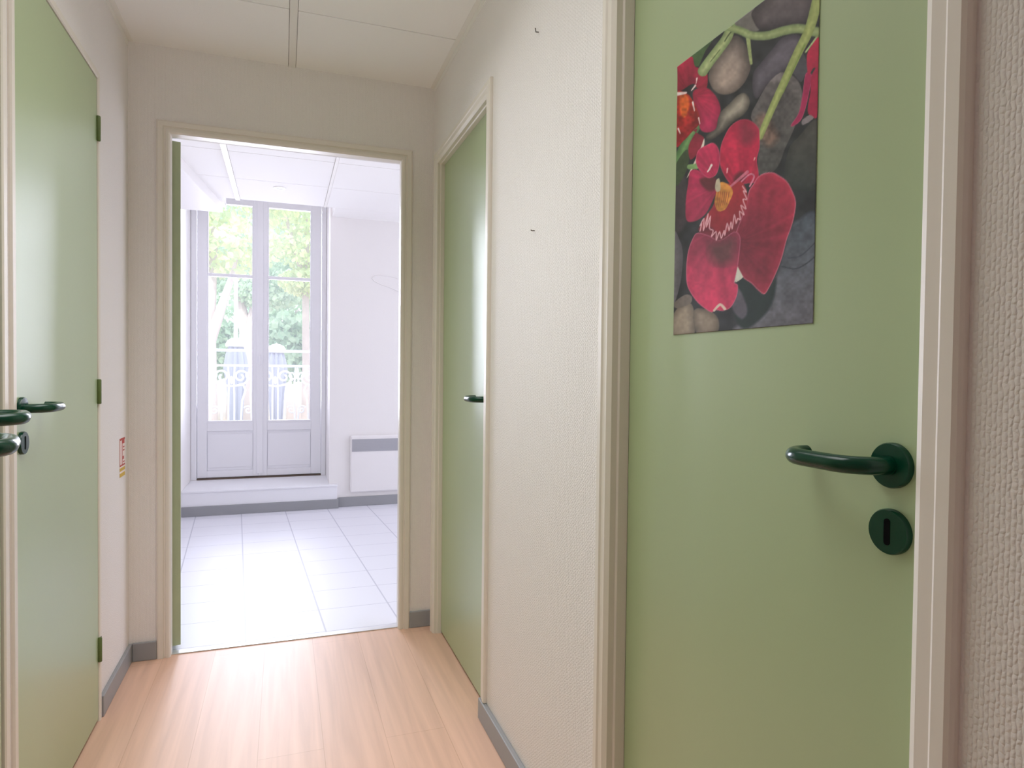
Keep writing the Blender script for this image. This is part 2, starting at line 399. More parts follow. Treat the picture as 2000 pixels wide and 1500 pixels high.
# ------------------------------------------------------------------ bright room
MB().box((XRL - .1, YF2, 0), (XRL, 6.3, TOP)).build('wall_room_left', M['wall_plain'], **P('bright white side wall of the far room seen as a narrow strip', 'wall'))
wall_x(XRR, XRR + .1, YF2, 6.3, 0, TOP, [(3.4, 5.3, .5, 2.3)]).build('wall_room_right', M['wall_plain'], **P('side wall of the far room with another window, out of view', 'wall'))
XN = .368
b = MB(); b.box((XN, YW, 0), (XRR, 6.3, TOP)); b.box((XRL, YG - .03, 2.70), (XN, 6.3, TOP)); b.box((XRL, YG - .02, 0), (XN, 6.3, .2))
b.build('wall_window', M['wall_plain'], **P('white wall around the tall French window with a splayed recess', 'wall'))
# ceiling with a cut-out in front of the window
X0, X1, YN = -.436, .383, 5.35
b = MB()
def cpan(x0, x1, y0, y1):
    b.box((x0, y0, ZC), (x1, y1, ZC + .02))
xs = [XRL, -.3455, -.3115, .295, .318, .93, .944, 1.55, 1.564, 2.17, 2.184, XRR]
rows = [YF2, 3.59, 4.18, 4.765, 5.35]
for i in range(0, len(xs), 2):
    for k in range(4): cpan(xs[i], xs[i + 1], rows[k] + (.0025 if k else 0), rows[k + 1] - .0025)
cpan(XRL, X0, YN, YW); cpan(X1, XRR, YN, YW)
b.box((XRL, YF2, ZC + .014), (XRR, YN - .0025, ZC + .04)); b.box((XRL, YN - .003, ZC + .014), (X0, YW + .02, ZC + .04)); b.box((X1, YN - .003, ZC + .014), (XRR, YW + .02, ZC + .04))
b.box((X0, YN - .04, ZC + .04), (X1, YN - .0025, TOP)); b.box((X1, YN - .04, ZC + .04), (X1 + .04, YW, TOP)); b.box((X0 - .04, YN - .04, ZC + .04), (X0, YW, TOP))
b.build('ceiling_room', M['tile_ceiling'], **P('white tile ceiling of the far room, cut back in front of the window', 'ceiling'))
MB().box((-.344, YF2, ZC - .009), (-.313, YN, ZC + .012)).build('trim_10', M['tee'], **P('thick white tee bar on the far room ceiling left of the spotlight', 'ceiling bar'))
MB().box((.297, YF2, ZC - .004), (.316, YN, ZC + .012)).build('trim_11', M['tee'], **P('thin white tee bar on the far room ceiling right of the spotlight', 'ceiling bar'))
# boxed duct along the left wall
b = MB(); zb = 2.38
b.prism([(XRL, YF2), (-.74, YF2), (-.582, 4.471), (-.468, 5.373), (-.449, 5.535), (XRL, 5.535)], 2, zb, ZC)
b.build('trim_12', M['wall_plain'], **P('low white boxed duct under the far room ceiling in its left corner', 'boxing'))
# spotlight
sp = empty('ceiling_spotlight', (-.03, 4.905, ZC), 0, **P('small round spotlight recessed in the far room ceiling', 'spotlight', None))
MB().lathe([(.026, -.001), (.028, -.004), (.040, -.004), (.043, 0), (.043, .004), (.026, .004)], (0, 0, 0), (0, 0, 1), 32).build('ring', M['tee'], sp)
MB().lathe([(.0255, -.002), (.0255, .003)], (0, 0, 0), (0, 0, 1), 24).build('lens', M['grille'], sp)
# step
b = MB(); b.box((XRL, 5.622, 0), (.430, YG - .01, .183), 0, .002)
b.box((XRL, 5.614, .183), (.434, YG - .02, .2), 0, .004)
b.box((XRL, 5.610, 0), (.436, 5.622, .078), 1, .003); b.box((.430, 5.610, 0), (.442, YW, .078), 1, .003)
b.build('step', [M['white_gloss'], M['skirt']], **P('low white step with grey base below the French window', 'step'))

# French window
win = empty('window_1', (0, YG, .2), 0, **P('tall white French window with two glazed leaves over a step', 'window'))
def W(name, boxes, m=M['white_gloss'], par=None, bev=.003):
    b = MB()
    for q in boxes:
        (x0, x1, y0, y1, z0, z1) = q
        b.box((x0, y0, z0 - .2), (x1, y1, z1 - .2), 0, bev)
    return b.build(name, m, par or win)
W('frame', [(XRL + .002, -.703, -.01, .06, .2, 2.70), (.326, XN - .002, -.01, .06, .2, 2.70), (-.703, .326, -.01, .06, 2.655, 2.70)])
W('threshold', [(-.703, .326, -.012, .05, .2, .211)], M['sill_wood'])
def leaf_(xa, xb, ga, gb):
    zb, zt, gz, gt, mz = .2165, 2.65, .705, 2.592, 1.976
    l = W('window_leaf', [(xa, ga, 0, .045, zb, zt), (gb, xb, 0, .045, zb, zt), (ga, gb, 0, .045, gt, zt), (ga, gb, .001, .044, .62, gz), (ga, gb, .001, .044, zb, .275),
                          (ga, gb, .016, .036, .275, .62), (ga + .004, gb - .004, .010, .018, .30, .595)])
    g = W('glazing_bar', [(ga, gb, .006, .040, mz - .014, mz + .014)], par=l)
    W('bead', [(ga, gb, -.003, .012, gz - .012, gz + .006), (ga, ga + .012, .004, .012, gz, gt), (gb - .012, gb, .004, .012, gz, gt)], par=l, bev=.002)
    for z0, z1 in ((gz - .003, mz - .012), (mz + .012, gt + .003)):
        W('pane', [(ga - .003, gb + .003, .021, .025, z0, z1)], M['glass'], l, 0)
    return l
leaf_(-.700, -.197, -.623, -.250); l2 = leaf_(-.193, .323, -.135, .238)
W('cover_strip', [(-.222, -.170, -.012, .002, .24, 2.645)], par=l2, bev=.004)
b = MB().lathe([(.013, 0), (.013, .010), (.006, .012)], (-.196, -.012, 1.085), (0, -1, 0), 20); b.tube([(-.196, -.024, 1.085), (-.196, -.034, 1.085), (-.196, -.038, 1.06), (-.196, -.038, .995)], .007, 10)
b.build('handle', M['white_gloss'], l2)

# heater
ht = empty('wall_heater', (.545, YW, .12), 0, **P('white electric wall heater with a grey slatted grille right of the window', 'heater', None))
MB().box((-.006, -.030, .0), (.82, -.002, .488), 0, .012).build('body', M['heater'], ht)
b = MB(); b.box((.008, -.0325, .350), (.79, -.0295, .456))
for k in range(8): b.box((.008, -.0345, .352 + k * .0132), (.79, -.0320, .359 + k * .0132), 0)
b.build('grille', M['grille'], ht)
# cable scar on the plaster
b = MB(); pts = [(.95, 1.955), (.90, 1.975), (.84, 1.98), (.78, 1.985), (.735, 1.975), (.715, 1.955), (.735, 1.93), (.79, 1.905), (.86, 1.885), (.95, 1.85), (1.05, 1.80)]
b.tube([(x, YW - .002, z) for x, z in pts], .0035, 6); b.build('wall_cable', M['wall_plain'], **P('thin white cable looped on the far room wall above the heater', 'cable', None))

# ------------------------------------------------------------------ small things on the corridor walls
for k, (y, z, lb) in enumerate(((1.636, 2.085, 'small bent nail high on the right wallpaper wall'), (1.649, 1.559, 'small nail in the right wallpaper wall at eye level'))):
    b = MB(); b.tube([(XR + .004, y, z), (XR - .008, y, z - .001), (XR - .011, y - .004 * (1 - k), z + .006 * (1 - k) + .001)], .0016, 8)
    b.build('nail', M['steel'], **P(lb, 'nail', None))
sg = empty('safety_sign', (XL, 2.770, .760), 0, **P('small red and white safety sign with yellow stripes on the left wall corner', 'sign', None))
b = MB(); b.box((.0003, 0, 0), (.0015, .082, .146), 0)
for (y0, y1, z0, z1, mi) in ((.0, .082, .138, .146, 1), (0, .006, .044, .138, 1), (.0, .082, .040, .046, 1), (.034, .042, .046, .138, 1), (.042, .075, .124, .138, 1),
                             (.05, .074, .108, .113, 1), (.05, .074, .096, .101, 1), (.046, .066, .064, .076, 1), (.05, .078, .052, .056, 1),
                             (.0, .082, .022, .034, 2), (.0, .082, .0, .014, 2)):
    b.box((.0015, y0, z0), (.0019, y1, z1), mi)
b.build('plate', [M['sign_white'], M['red'], M['yellow']], sg)

# ------------------------------------------------------------------ poster: printed picture painted cell by cell
HM = np.array([[-7.61159807e-05, -5.48534561e-06, 1.09604216], [3.77538992e-04, -2.27776752e-04, 1.89249889], [3.17829761e-04, 1.05533332e-06, 1.0]])
HI = np.linalg.inv(HM)
NU, NV = 250, 360
PY0, PY1, PZ0, PZ1 = .6935, 1.0265, 1.2475, 1.7345
yy = np.linspace(PY1, PY0, NU); zz = np.linspace(PZ0, PZ1, NV)
GY, GZ = np.meshgrid(yy, zz)
q = np.stack([GY.ravel(), GZ.ravel(), np.ones(GY.size)]); w = HI @ q
GX, GV = (w[0] / w[2]), (w[1] / w[2])                # drawing coordinates
rng = np.random.default_rng(3)
def smooth_noise(sc, seed):
    r = np.random.default_rng(seed); g = r.random((90, 90))
    x = (GX + 300) / sc % 88; y = (GV + 1500) / sc % 88; xi = x.astype(int); yi = y.astype(int); fx = x - xi; fy = y - yi
    fx = fx * fx * (3 - 2 * fx); fy = fy * fy * (3 - 2 * fy)
    return (g[yi, xi] * (1 - fx) + g[yi, xi + 1] * fx) * (1 - fy) + (g[yi + 1, xi] * (1 - fx) + g[yi + 1, xi + 1] * fx) * fy
VEIN = np.random.default_rng(8).random(400)
N1 = smooth_noise(60, 1); N2 = smooth_noise(22, 2); N3 = smooth_noise(150, 5)
PIC = np.zeros((GX.size, 3)); PIC[:] = (40, 41, 43); PIC *= (.75 + .5 * N1)[:, None]
def crm(pts, closed=True, n=7):
    p = np.array(pts, float); m = len(p); out = []
    for i in range(m if closed else m - 1):
        if closed: a, b_, c, d_ = p[(i - 1) % m], p[i], p[(i + 1) % m], p[(i + 2) % m]
        else: a, b_, c, d_ = p[max(i - 1, 0)], p[i], p[i + 1], p[min(i + 2, m - 1)]
        for k in range(n):
            t = k / n; out.append(.5 * (2 * b_ + (c - a) * t + (2 * a - 5 * b_ + 4 * c - d_) * t * t + (3 * b_ - a - 3 * c + d_) * t ** 3))
    if not closed: out.append(p[-1])
    return np.array(out)
def segdist(poly, idx, closed):
    x, y = GX[idx], GV[idx]; best = np.full(len(x), 1e9); ins = np.zeros(len(x), bool); m = len(poly); tt = np.zeros(len(x))
    for i in range(m if closed else m - 1):
        a, c = poly[i], poly[(i + 1) % m]; e = c - a; l2 = max(e @ e, 1e-9)
        t = np.clip(((x - a[0]) * e[0] + (y - a[1]) * e[1]) / l2, 0, 1)
        dd = np.hypot(x - a[0] - t * e[0], y - a[1] - t * e[1]); bt = dd < best; best = np.where(bt, dd, best); tt = np.where(bt, (i + t) / max(m - 1, 1), tt)
        if closed:
            cr = ((a[1] > y) != (c[1] > y)); ins ^= cr & (x < (c[0] - a[0]) * (y - a[1]) / ((c[1] - a[1]) if c[1] != a[1] else 1e-9) + a[0])
    return best, ins, tt
def paint(pts, col, edge=None, ew=14, soft=5, dark=.0, grad=None, tex=.12, smooth=True, lift=0., lw=60, vein=None):
    poly = crm(pts) if smooth else np.array(pts, float)
    lo, hi = poly.min(0) - 20, poly.max(0) + 20
    idx = np.where((GX > lo[0]) & (GX < hi[0]) & (GV > lo[1]) & (GV < hi[1]))[0]
    if not len(idx): return
    dd, ins, _ = segdist(poly, idx, True); sd = np.where(ins, dd, -dd)
    a = np.clip(sd / soft + .5, 0, 1)
    c = np.tile(np.array(col, float), (len(idx), 1))
    if grad is not None:                             # second colour and the direction it lies in
        c2, (gx, gy) = grad; pr = GX[idx] * gx + GV[idx] * gy; lo_, hi_ = (poly @ np.array([gx, gy])).min(), (poly @ np.array([gx, gy])).max()
        t = np.clip((pr - lo_) / (hi_ - lo_), 0, 1)[:, None]; c = c * (1 - t) + np.array(c2, float) * t
    if lift: c *= (1 + lift * np.clip(sd / lw, 0, 1) - lift * .5)[:, None]
    c *= (1 - tex + 2 * tex * (N1[idx] * .55 + N2[idx] * .45))[:, None]
    if vein is not None:                             # streaks fanning out from the petal's foot
        an = np.arctan2(GV[idx] - vein[1], GX[idx] - vein[0]); rd = np.hypot(GV[idx] - vein[1], GX[idx] - vein[0])
        st = np.interp(an * 14 + 200 + .004 * rd, np.arange(400), VEIN); c *= (.93 + .15 * st)[:, None]
        c *= (.82 + .24 * np.clip(rd / 420, 0, 1))[:, None]
    if edge is not None:
        e = .75 * np.clip(1 - np.abs(sd) / ew, 0, 1)[:, None]; c = c * (1 - e) + np.array(edge, float) * e
    PIC[idx] = PIC[idx] * (1 - a[:, None]) + c * a[:, None]
def stroke(pts, w0, w1, col, col2=None, tex=.08, n=7, smooth=True, soft=5, op=1.):
    poly = crm(pts, False, n) if smooth else np.array(pts, float)
    lo, hi = poly.min(0) - 60, poly.max(0) + 60
    idx = np.where((GX > lo[0]) & (GX < hi[0]) & (GV > lo[1]) & (GV < hi[1]))[0]
    if not len(idx): return
    dd, _, tt = segdist(poly, idx, False); ww = (w0 + (w1 - w0) * tt) / 2
    a = op * np.clip((ww - dd) / soft + .5, 0, 1)
    c = np.tile(np.array(col, float), (len(idx), 1))
    if col2 is not None: k = np.clip(dd / ww, 0, 1)[:, None]; c = c * (1 - k) + np.array(col2, float) * k
    c *= (1 - tex + 2 * tex * N2[idx])[:, None]
    PIC[idx] = PIC[idx] * (1 - a[:, None]) + c * a[:, None]
O = 1371.5
def lo(pts): return [(x, y + O) for x, y in pts]
# pebbles
paint([(640, 200), (700, 140), (800, 60), (835, 190), (845, 260), (740, 262), (690, 240)], (98, 95, 92))
paint([(790, 110), (870, 30), (940, -60), (1120, -220), (1350, -260), (1330, 60), (1240, 215), (1100, 232), (950, 252), (852, 252), (803, 185)], (84, 77, 78), grad=((58, 53, 57), (.4, .9)), lift=.45, lw=90)
paint([(480, 320), (400, 430), (340, 560), (285, 560), (275, 480), (330, 425)], (62, 84, 52), smooth=False)
paint([(640, 305), (700, 325), (752, 420), (778, 520), (770, 600), (722, 700), (640, 775), (545, 795), (470, 760), (428, 680), (430, 600), (500, 470), (560, 380)], (92, 84, 80), grad=((132, 118, 110), (-.35, .9)), lift=.6, lw=110)
paint([(480, 1060), (520, 950), (600, 870), (665, 805), (722, 783), (766, 830), (765, 892), (720, 962), (630, 1025), (540, 1110), (450, 1170), (400, 1150)], (122, 116, 106), grad=((84, 80, 74), (.3, .9)), lift=.7, lw=60)
paint([(795, 760), (800, 620), (860, 535), (960, 415), (1050, 318), (1180, 295), (1215, 400), (1110, 560), (1000, 640), (900, 740), (830, 830)], (74, 70, 78), lift=.4)
paint([(1100, 560), (1200, 440), (1260, 560), (1230, 640), (1200, 690), (1150, 640)], (66, 66, 72))
paint([(780, 985), (832, 860), (900, 738), (960, 662), (1030, 612), (1105, 622), (1172, 680), (1207, 765), (1200, 870), (1170, 1000), (1130, 1110), (1065, 1250), (1010, 1390), (930, 1460), (840, 1440), (850, 1130)], (92, 87, 88), grad=((62, 62, 60), (.3, .95)), lift=-.2, lw=110, tex=.28)
paint([(820, 1010), (900, 960), (985, 1090), (1010, 1160), (930, 1230), (850, 1150)], (98, 80, 72), tex=.4, soft=60)
paint([(1062, 1440), (1100, 1250), (1175, 1155), (1345, 1020), (1350, 1560), (1062, 1560)], (68, 66, 62), grad=((44, 48, 46), (0, 1)), lift=.2)
paint(lo([(1100, 560), (1180, 470), (1340, 470), (1330, 1380), (650, 1400), (820, 1260), (950, 1060), (1060, 720)]), (66, 74, 84), grad=((96, 94, 102), (.1, 1)), tex=.2, soft=30)
stroke(lo([(1040, 860), (1150, 880), (1240, 840), (1340, 760)]), 10, 10, (48, 54, 60)); stroke(lo([(1090, 790), (1200, 770), (1330, 650)]), 8, 8, (54, 60, 68))
paint(lo([(690, 960), (760, 990), (880, 1100), (990, 960), (960, 1160), (860, 1300), (720, 1380), (640, 1250)]), (30, 40, 38), soft=24)
paint(lo([(640, 1040), (700, 1080), (750, 1230), (700, 1300), (620, 1200)]), (80, 76, 86), soft=20)
paint(lo([(130, 600), (180, 640), (208, 760), (190, 980), (140, 1160), (110, 1160)]), (104, 100, 106), grad=((70, 68, 74), (1, 0)))
paint(lo([(110, 1300), (190, 1180), (280, 1175), (305, 1300), (290, 1440), (100, 1450)]), (118, 108, 98), lift=.35)
paint(lo([(130, 1170), (220, 1100), (280, 1110), (270, 1170), (160, 1210)]), (100, 92, 88))
paint(lo([(300, 1230), (420, 1225), (505, 1300), (490, 1420), (330, 1430)]), (108, 98, 88), lift=.35)
paint(lo([(140, 100), (240, 140), (240, 460), (150, 560)]), (58, 52, 56), soft=30)
# flower at the left edge
stroke([(320, 1050), (250, 1180), (180, 1330), (130, 1500)], 84, 92, (96, 130, 82), (60, 90, 56))
paint([(140, 1400), (230, 1260), (262, 1300), (235, 1440), (150, 1560)], (54, 66, 46))
paint([(150, 1110), (250, 1080), (332, 1120), (385, 1160), (366, 1235), (318, 1305), (268, 1335), (258, 1220), (330, 1080), (240, 1140), (150, 1230)], (120, 34, 50))
paint([(160, 560), (282, 478), (312, 562), (400, 588), (416, 680), (398, 752), (330, 742), (290, 705), (158, 765)], (158, 36, 66), grad=((132, 34, 52), (0, 1)), vein=(250, 780))
paint([(300, 762), (400, 738), (470, 790), (512, 862), (524, 932), (502, 1000), (482, 1082), (412, 1112), (352, 1080), (338, 960), (296, 850)], (164, 38, 66), grad=((148, 40, 76), (.5, .9)), lift=.2, vein=(300, 800))
paint([(150, 800), (240, 788), (292, 850), (342, 955), (352, 1032), (280, 1112), (210, 1185), (148, 1210)], (168, 46, 30), grad=((120, 28, 36), (.4, .9)), tex=.35)
paint([(180, 810), (240, 800), (262, 880), (230, 980), (190, 960)], (200, 92, 40), tex=.4, soft=18)
for x0, y0, x1, y1, w_ in ((165, 790, 235, 780, 30), (325, 660, 318, 700, 14), (312, 720, 280, 760, 16), (290, 860, 305, 930, 16), (340, 990, 350, 1040, 12), (168, 1080, 185, 1120, 14)):
    stroke([(x0, y0), ((x0 + x1) / 2, (y0 + y1) / 2), (x1, y1)], w_, w_ * .5, (205, 180, 180))
paint([(255, 650), (300, 650), (318, 690), (280, 700)], (110, 28, 48), soft=14)
paint([(345, 1270), (385, 1165), (380, 1240), (300, 1400), (240, 1490)], (190, 180, 170))
stroke([(262, 1400), (322, 1395)], 40, 46, (110, 140, 90))
# flower at the right edge
paint([(1280, 960), (1335, 925), (1305, 995), (1220, 1050), (1210, 1010)], (120, 112, 116))
paint([(1240, 620), (1292, 640), (1272, 765), (1240, 905), (1202, 1005), (1140, 1058), (1116, 1050), (1180, 950), (1212, 800)], (142, 36, 74), edge=(176, 90, 120), ew=8)
paint([(1250, 470), (1300, 370), (1365, 290), (1365, 600), (1310, 570), (1262, 630)], (172, 36, 66), grad=((150, 36, 62), (0, 1)))
paint([(1288, 640), (1350, 580), (1338, 965), (1290, 972), (1256, 930), (1280, 765)], (146, 32, 62))
stroke([(1240, 440), (1300, 360), (1350, 290)], 14, 14, (150, 165, 120))
# stems
stroke([(615, 225), (580, 320), (500, 430), (430, 520), (375, 600)], 78, 86, (152, 162, 116), (104, 122, 82))
stroke([(560, 350), (600, 290), (640, 250)], 10, 10, (70, 84, 54)); stroke([(440, 520), (520, 420)], 8, 8, (86, 102, 66))
stroke([(755, 320), (768, 430), (782, 535)], 36, 22, (136, 148, 100))
stroke([(600, 235), (690, 262), (790, 302), (920, 302), (1060, 262), (1180, 245), (1300, 268), (1380, 280)], 62, 84, (140, 152, 106), (104, 120, 82))
stroke([(1390, -210), (1340, 0), (1270, 250), (1170, 455), (1060, 690), (960, 905), (855, 1150)], 96, 50, (150, 160, 100), (120, 132, 80))
stroke([(1230, 380), (1130, 600), (1050, 780)], 14, 8, (112, 130, 70))
# main flower
paint([(852, 1140), (846, 1082), (800, 1030), (740, 1003), (668, 1015), (600, 1070), (555, 1150), (528, 1220), (518, 1300), (525, 1400), (580, 1510), (640, 1560), (740, 1540), (840, 1520), (842, 1440), (830, 1340), (852, 1240)], (148, 34, 60), grad=((170, 36, 66), (0, 1)), edge=(178, 74, 100), ew=9, lift=.1, vein=(690, 1620))
paint([(690, 1030), (790, 1050), (830, 1130), (760, 1220), (690, 1180)], (122, 40, 58), soft=70)
paint([(640, 1480), (690, 1440), (740, 1470), (700, 1530), (640, 1530)], (92, 34, 44), soft=30)
paint([(268, 1440), (330, 1425), (400, 1480), (460, 1500), (492, 1560), (482, 1620), (450, 1700), (400, 1790), (330, 1845), (262, 1860), (234, 1830), (230, 1750), (235, 1650), (250, 1550)], (168, 42, 80), grad=((140, 44, 70), (.4, .9)), lift=.1, vein=(520, 1560))
paint([(352, 1500), (470, 1485), (496, 1560), (440, 1605), (380, 1570)], (86, 36, 42), soft=22)
paint([(318, 1320), (340, 1258), (400, 1220), (460, 1200), (502, 1240), (517, 1312), (510, 1405), (480, 1472), (418, 1492), (358, 1442), (322, 1382)], (172, 44, 80), edge=(190, 96, 124), ew=7, vein=(500, 1520))
stroke([(448, 1385), (430, 1420), (415, 1440)], 18, 10, (224, 196, 190)); stroke([(582, 1415), (578, 1450)], 14, 8, (214, 150, 156)); stroke([(812, 1325), (805, 1345)], 12, 6, (200, 150, 150))
paint(lo([(340, 540), (520, 480), (700, 420), (780, 240), (760, 600), (700, 900), (630, 900), (420, 660)]), (104, 36, 48), soft=16)
paint(lo([(800, 170), (840, 110), (900, 80), (962, 75), (1010, 98), (1082, 150), (1132, 240), (1157, 322), (1146, 430), (1120, 530), (1080, 640), (1040, 790), (990, 920), (932, 1040), (892, 1092), (840, 1060), (780, 1000), (720, 960), (680, 900), (640, 800), (650, 600), (700, 450), (740, 330), (762, 230)]), (142, 42, 62), grad=((126, 38, 56), (-.5, .5)), edge=(184, 124, 142), ew=12, lift=-.15, vein=(660, 2020))
for x0, y0, x1, y1 in ((780, 300, 740, 850), (700, 520, 690, 880), (860, 260, 840, 900), (960, 240, 900, 960)):
    stroke(lo([(x0, y0), ((x0 + x1) / 2 - 12, (y0 + y1) / 2), (x1, y1)]), 34, 16, (96, 28, 42), None, .04, soft=44, op=.4)
paint(lo([(330, 580), (420, 600), (520, 640), (640, 570), (690, 620), (682, 760), (662, 900), (642, 990), (670, 1020), (660, 1110), (612, 1200), (545, 1232), (482, 1225), (440, 1242), (340, 1170), (272, 1080), (240, 1000), (235, 880), (250, 740), (288, 630)]), (126, 48, 68), grad=((172, 48, 82), (-.2, .95)), edge=(186, 110, 134), ew=10, vein=(560, 1900))
paint(lo([(430, 680), (560, 640), (640, 640), (630, 800), (520, 850), (440, 790)]), (92, 54, 58), soft=110)
stroke(lo([(470, 1228), (520, 1180), (560, 1215)]), 18, 24, (206, 180, 170))
paint(lo([(470, 330), (500, 170), (600, 170), (690, 150), (745, 230), (742, 350), (700, 440), (610, 550), (520, 590), (440, 530), (350, 560), (372, 480), (430, 400)]), (152, 40, 48), grad=((120, 34, 44), (.2, 1)))
fr = [(352, 565), (366, 500), (352, 520), (385, 460), (380, 560), (420, 420), (405, 530), (440, 440), (430, 540), (462, 560), (448, 610), (486, 570), (488, 640), (516, 570), (530, 625), (555, 560), (560, 600), (580, 500), (596, 560), (612, 490), (622, 545), (640, 430), (655, 500), (668, 460), (690, 470), (684, 400), (722, 430), (694, 350), (738, 380), (712, 300), (745, 300), (716, 230), (742, 240), (708, 190)]
stroke(lo(fr), 9, 9, (196, 150, 160), None, .05, 3)
stroke(lo([(610, 190), (680, 130), (750, 70)]), 18, 26, (176, 96, 116)); stroke(lo([(700, 150), (770, 90), (806, 110), (770, 190)]), 12, 14, (182, 110, 132))
paint(lo([(482, 180), (540, 155), (602, 188), (628, 240), (604, 310), (562, 385), (500, 395), (474, 320), (488, 240)]), (176, 118, 56), tex=.3)
for k in range(6): stroke(lo([(505 + 18 * k, 240), (500 + 17 * k, 300), (488 + 17 * k, 370 - 6 * k)]), 7, 4, (140, 70, 44))
paint(lo([(488, 140), (515, 130), (522, 220), (490, 235), (478, 200)]), (164, 154, 134))
paint(lo([(640, 990), (668, 862), (715, 950), (690, 972), (660, 990)]), (186, 186, 176), smooth=False)

def srgb_lin(a): a = np.clip(a / 255, 0, 1); return np.where(a <= .04045, a / 12.92, ((a + .055) / 1.055) ** 2.4)
PRINT_GAIN = 1.55
lc = np.clip(srgb_lin(PIC) * PRINT_GAIN, .004, .9)
V3 = np.stack([np.full(GY.size, 0.), GY.ravel(), GZ.ravel()], 1)
edge_lift = .0012 + .0035 * (np.clip((GZ.ravel() - 1.70) / .035, 0, 1) ** 2) * .3
V3[:, 0] = DX - edge_lift
VB = V3.copy(); VB[:, 0] += .0006
n = NU * NV
I = np.arange(n).reshape(NV, NU)
Fq = np.stack([I[:-1, :-1].ravel(), I[:-1, 1:].ravel(), I[1:, 1:].ravel(), I[1:, :-1].ravel()], 1)
faces = Fq.tolist()
ring = list(I[0, :]) + list(I[1:, -1]) + list(I[-1, -2::-1]) + list(I[-2:0:-1, 0])
faces += [(int(ring[i]), int(ring[i] + n), int(ring[(i + 1) % len(ring)] + n), int(ring[(i + 1) % len(ring)])) for i in range(len(ring))]
faces += (Fq[:, ::-1] + n).tolist()
me = bpy.data.meshes.new('poster'); me.from_pydata(np.concatenate([V3, VB]).tolist(), [], faces)
ca = me.color_attributes.new('print', 'FLOAT_COLOR', 'POINT')
rgba = np.ones((2 * n, 4), np.float32); rgba[:n, :3] = lc; rgba[n:, :3] = .8
ca.data.foreach_set('color', rgba.ravel())
pm = bpy.data.materials.new('printed_poster_paper'); pm.use_nodes = True
pn = pm.node_tree.nodes; at = pn.new('ShaderNodeAttribute'); at.attribute_name = 'print'
pm.node_tree.links.new(at.outputs['Color'], pn['Principled BSDF'].inputs['Base Color'])
pn['Principled BSDF'].inputs['Roughness'].default_value = .5; pn['Principled BSDF'].inputs['Specular IOR Level'].default_value = .35
me.materials.append(pm)
me.polygons.foreach_set('use_smooth', [True] * len(me.polygons))
po = bpy.data.objects.new('poster', me); COL.objects.link(po)
for k, v in P('poster of crimson orchids over grey pebbles stuck on the nearest green door', 'poster', None).items(): po[k] = v

# ------------------------------------------------------------------ outside the French window
GZ0 = -1.25
MB().box((-40, 7.2, GZ0 - .1), (40, 60, GZ0)).build('ground', M['ground'], **P('pale pinkish ground outside the window', 'ground'))
MB().box((-1.6, 6.3, -.02), (1.3, 7.15, .15)).build('balcony', M['stone'], **P('pale stone balcony slab outside the French window', 'balcony'))
YR = 6.98
rl = empty('balcony_railing', (0, YR, .15), 0, **P('pale cast iron balcony railing with scroll panels outside the window', 'railing', None))
def rail(z, h, d_, nm): MB().box((-1.5, -d_, z - h / 2 - .15), (1.2, d_, z + h / 2 - .15), 0, .004).build(nm, M['iron'], rl)
rail(1.345, .028, .022, 'top_rail'); rail(1.195, .024, .012, 'middle_rail'); rail(.30, .024, .012, 'bottom_rail')
for x in (-1.49, 1.19): MB().box((x - .012, -.012, 0), (x + .012, .012, 1.19), 0, .003).build('post', M['iron'], rl)
def spiral(cx, cz, r0, r1, a0, turns, n=34):
    return [(cx + (r0 + (r1 - r0) * k / n) * math.cos(a0 + turns * 2 * math.pi * k / n), 0, cz + (r0 + (r1 - r0) * k / n) * math.sin(a0 + turns * 2 * math.pi * k / n)) for k in range(n + 1)]
def scroll_panel():
    b = MB()
    for s in (-1, 1):
        b.tube([(s * x, y, z) for x, y, z in spiral(.085, .935, .080, .014, R(-100), 1.5)], .0105, 8)
        b.tube([(s * .105, 0, .86), (s * .13, 0, .80), (s * .10, 0, .70), (s * .09, 0, .55), (s * .085, 0, .40), (s * .10, 0, .30)], .010, 8)
        b.tube([(s * .030, 0, 1.03), (s * .022, 0, .9), (s * .026, 0, .75), (s * .026, 0, .45), (s * .05, 0, .36), (s * .02, 0, .30)], .009, 8)
        b.tube([(s * x, y, z) for x, y, z in spiral(.165, .955, .055, .01, R(60), -1.2)], .009, 8)
        b.tube([(s * x, y, z) for x, y, z in spiral(.155, .60, .045, .008, R(150), -1.3)], .009, 8)
        b.tube([(s * x, y, z) for x, y, z in spiral(.150, .42, .045, .008, R(210), 1.3)], .009, 8)
        b.tube([(s * .19, 0, .16), (s * .17, 0, .30), (s * .19, 0, .5), (s * .175, 0, .75), (s * .195, 0, 1.03)], .010, 8)
        b.tube([(s * .02, 0, .30), (s * .06, 0, .22), (s * .10, 0, .16)], .010, 8)
    b.tube([(0, 0, .16), (0, 0, .30), (0, 0, .36)], [.012, .03, .008], 10); b.tube([(0, 0, .86), (0, 0, .90), (0, 0, .94)], [.008, .026, .008], 10)
    b.tube([(-.10, 0, .855), (0, 0, .84), (.10, 0, .855)], .010, 8)
    return b
p0 = scroll_panel().build('scroll_panel', M['iron'], rl); p0.location = (-.485, 0, 0)
for x in (-1.3, -.893, -.077, .331, .739, 1.0):
    c = p0.copy(); COL.objects.link(c); c.parent = rl; c.location = (x, 0, 0)

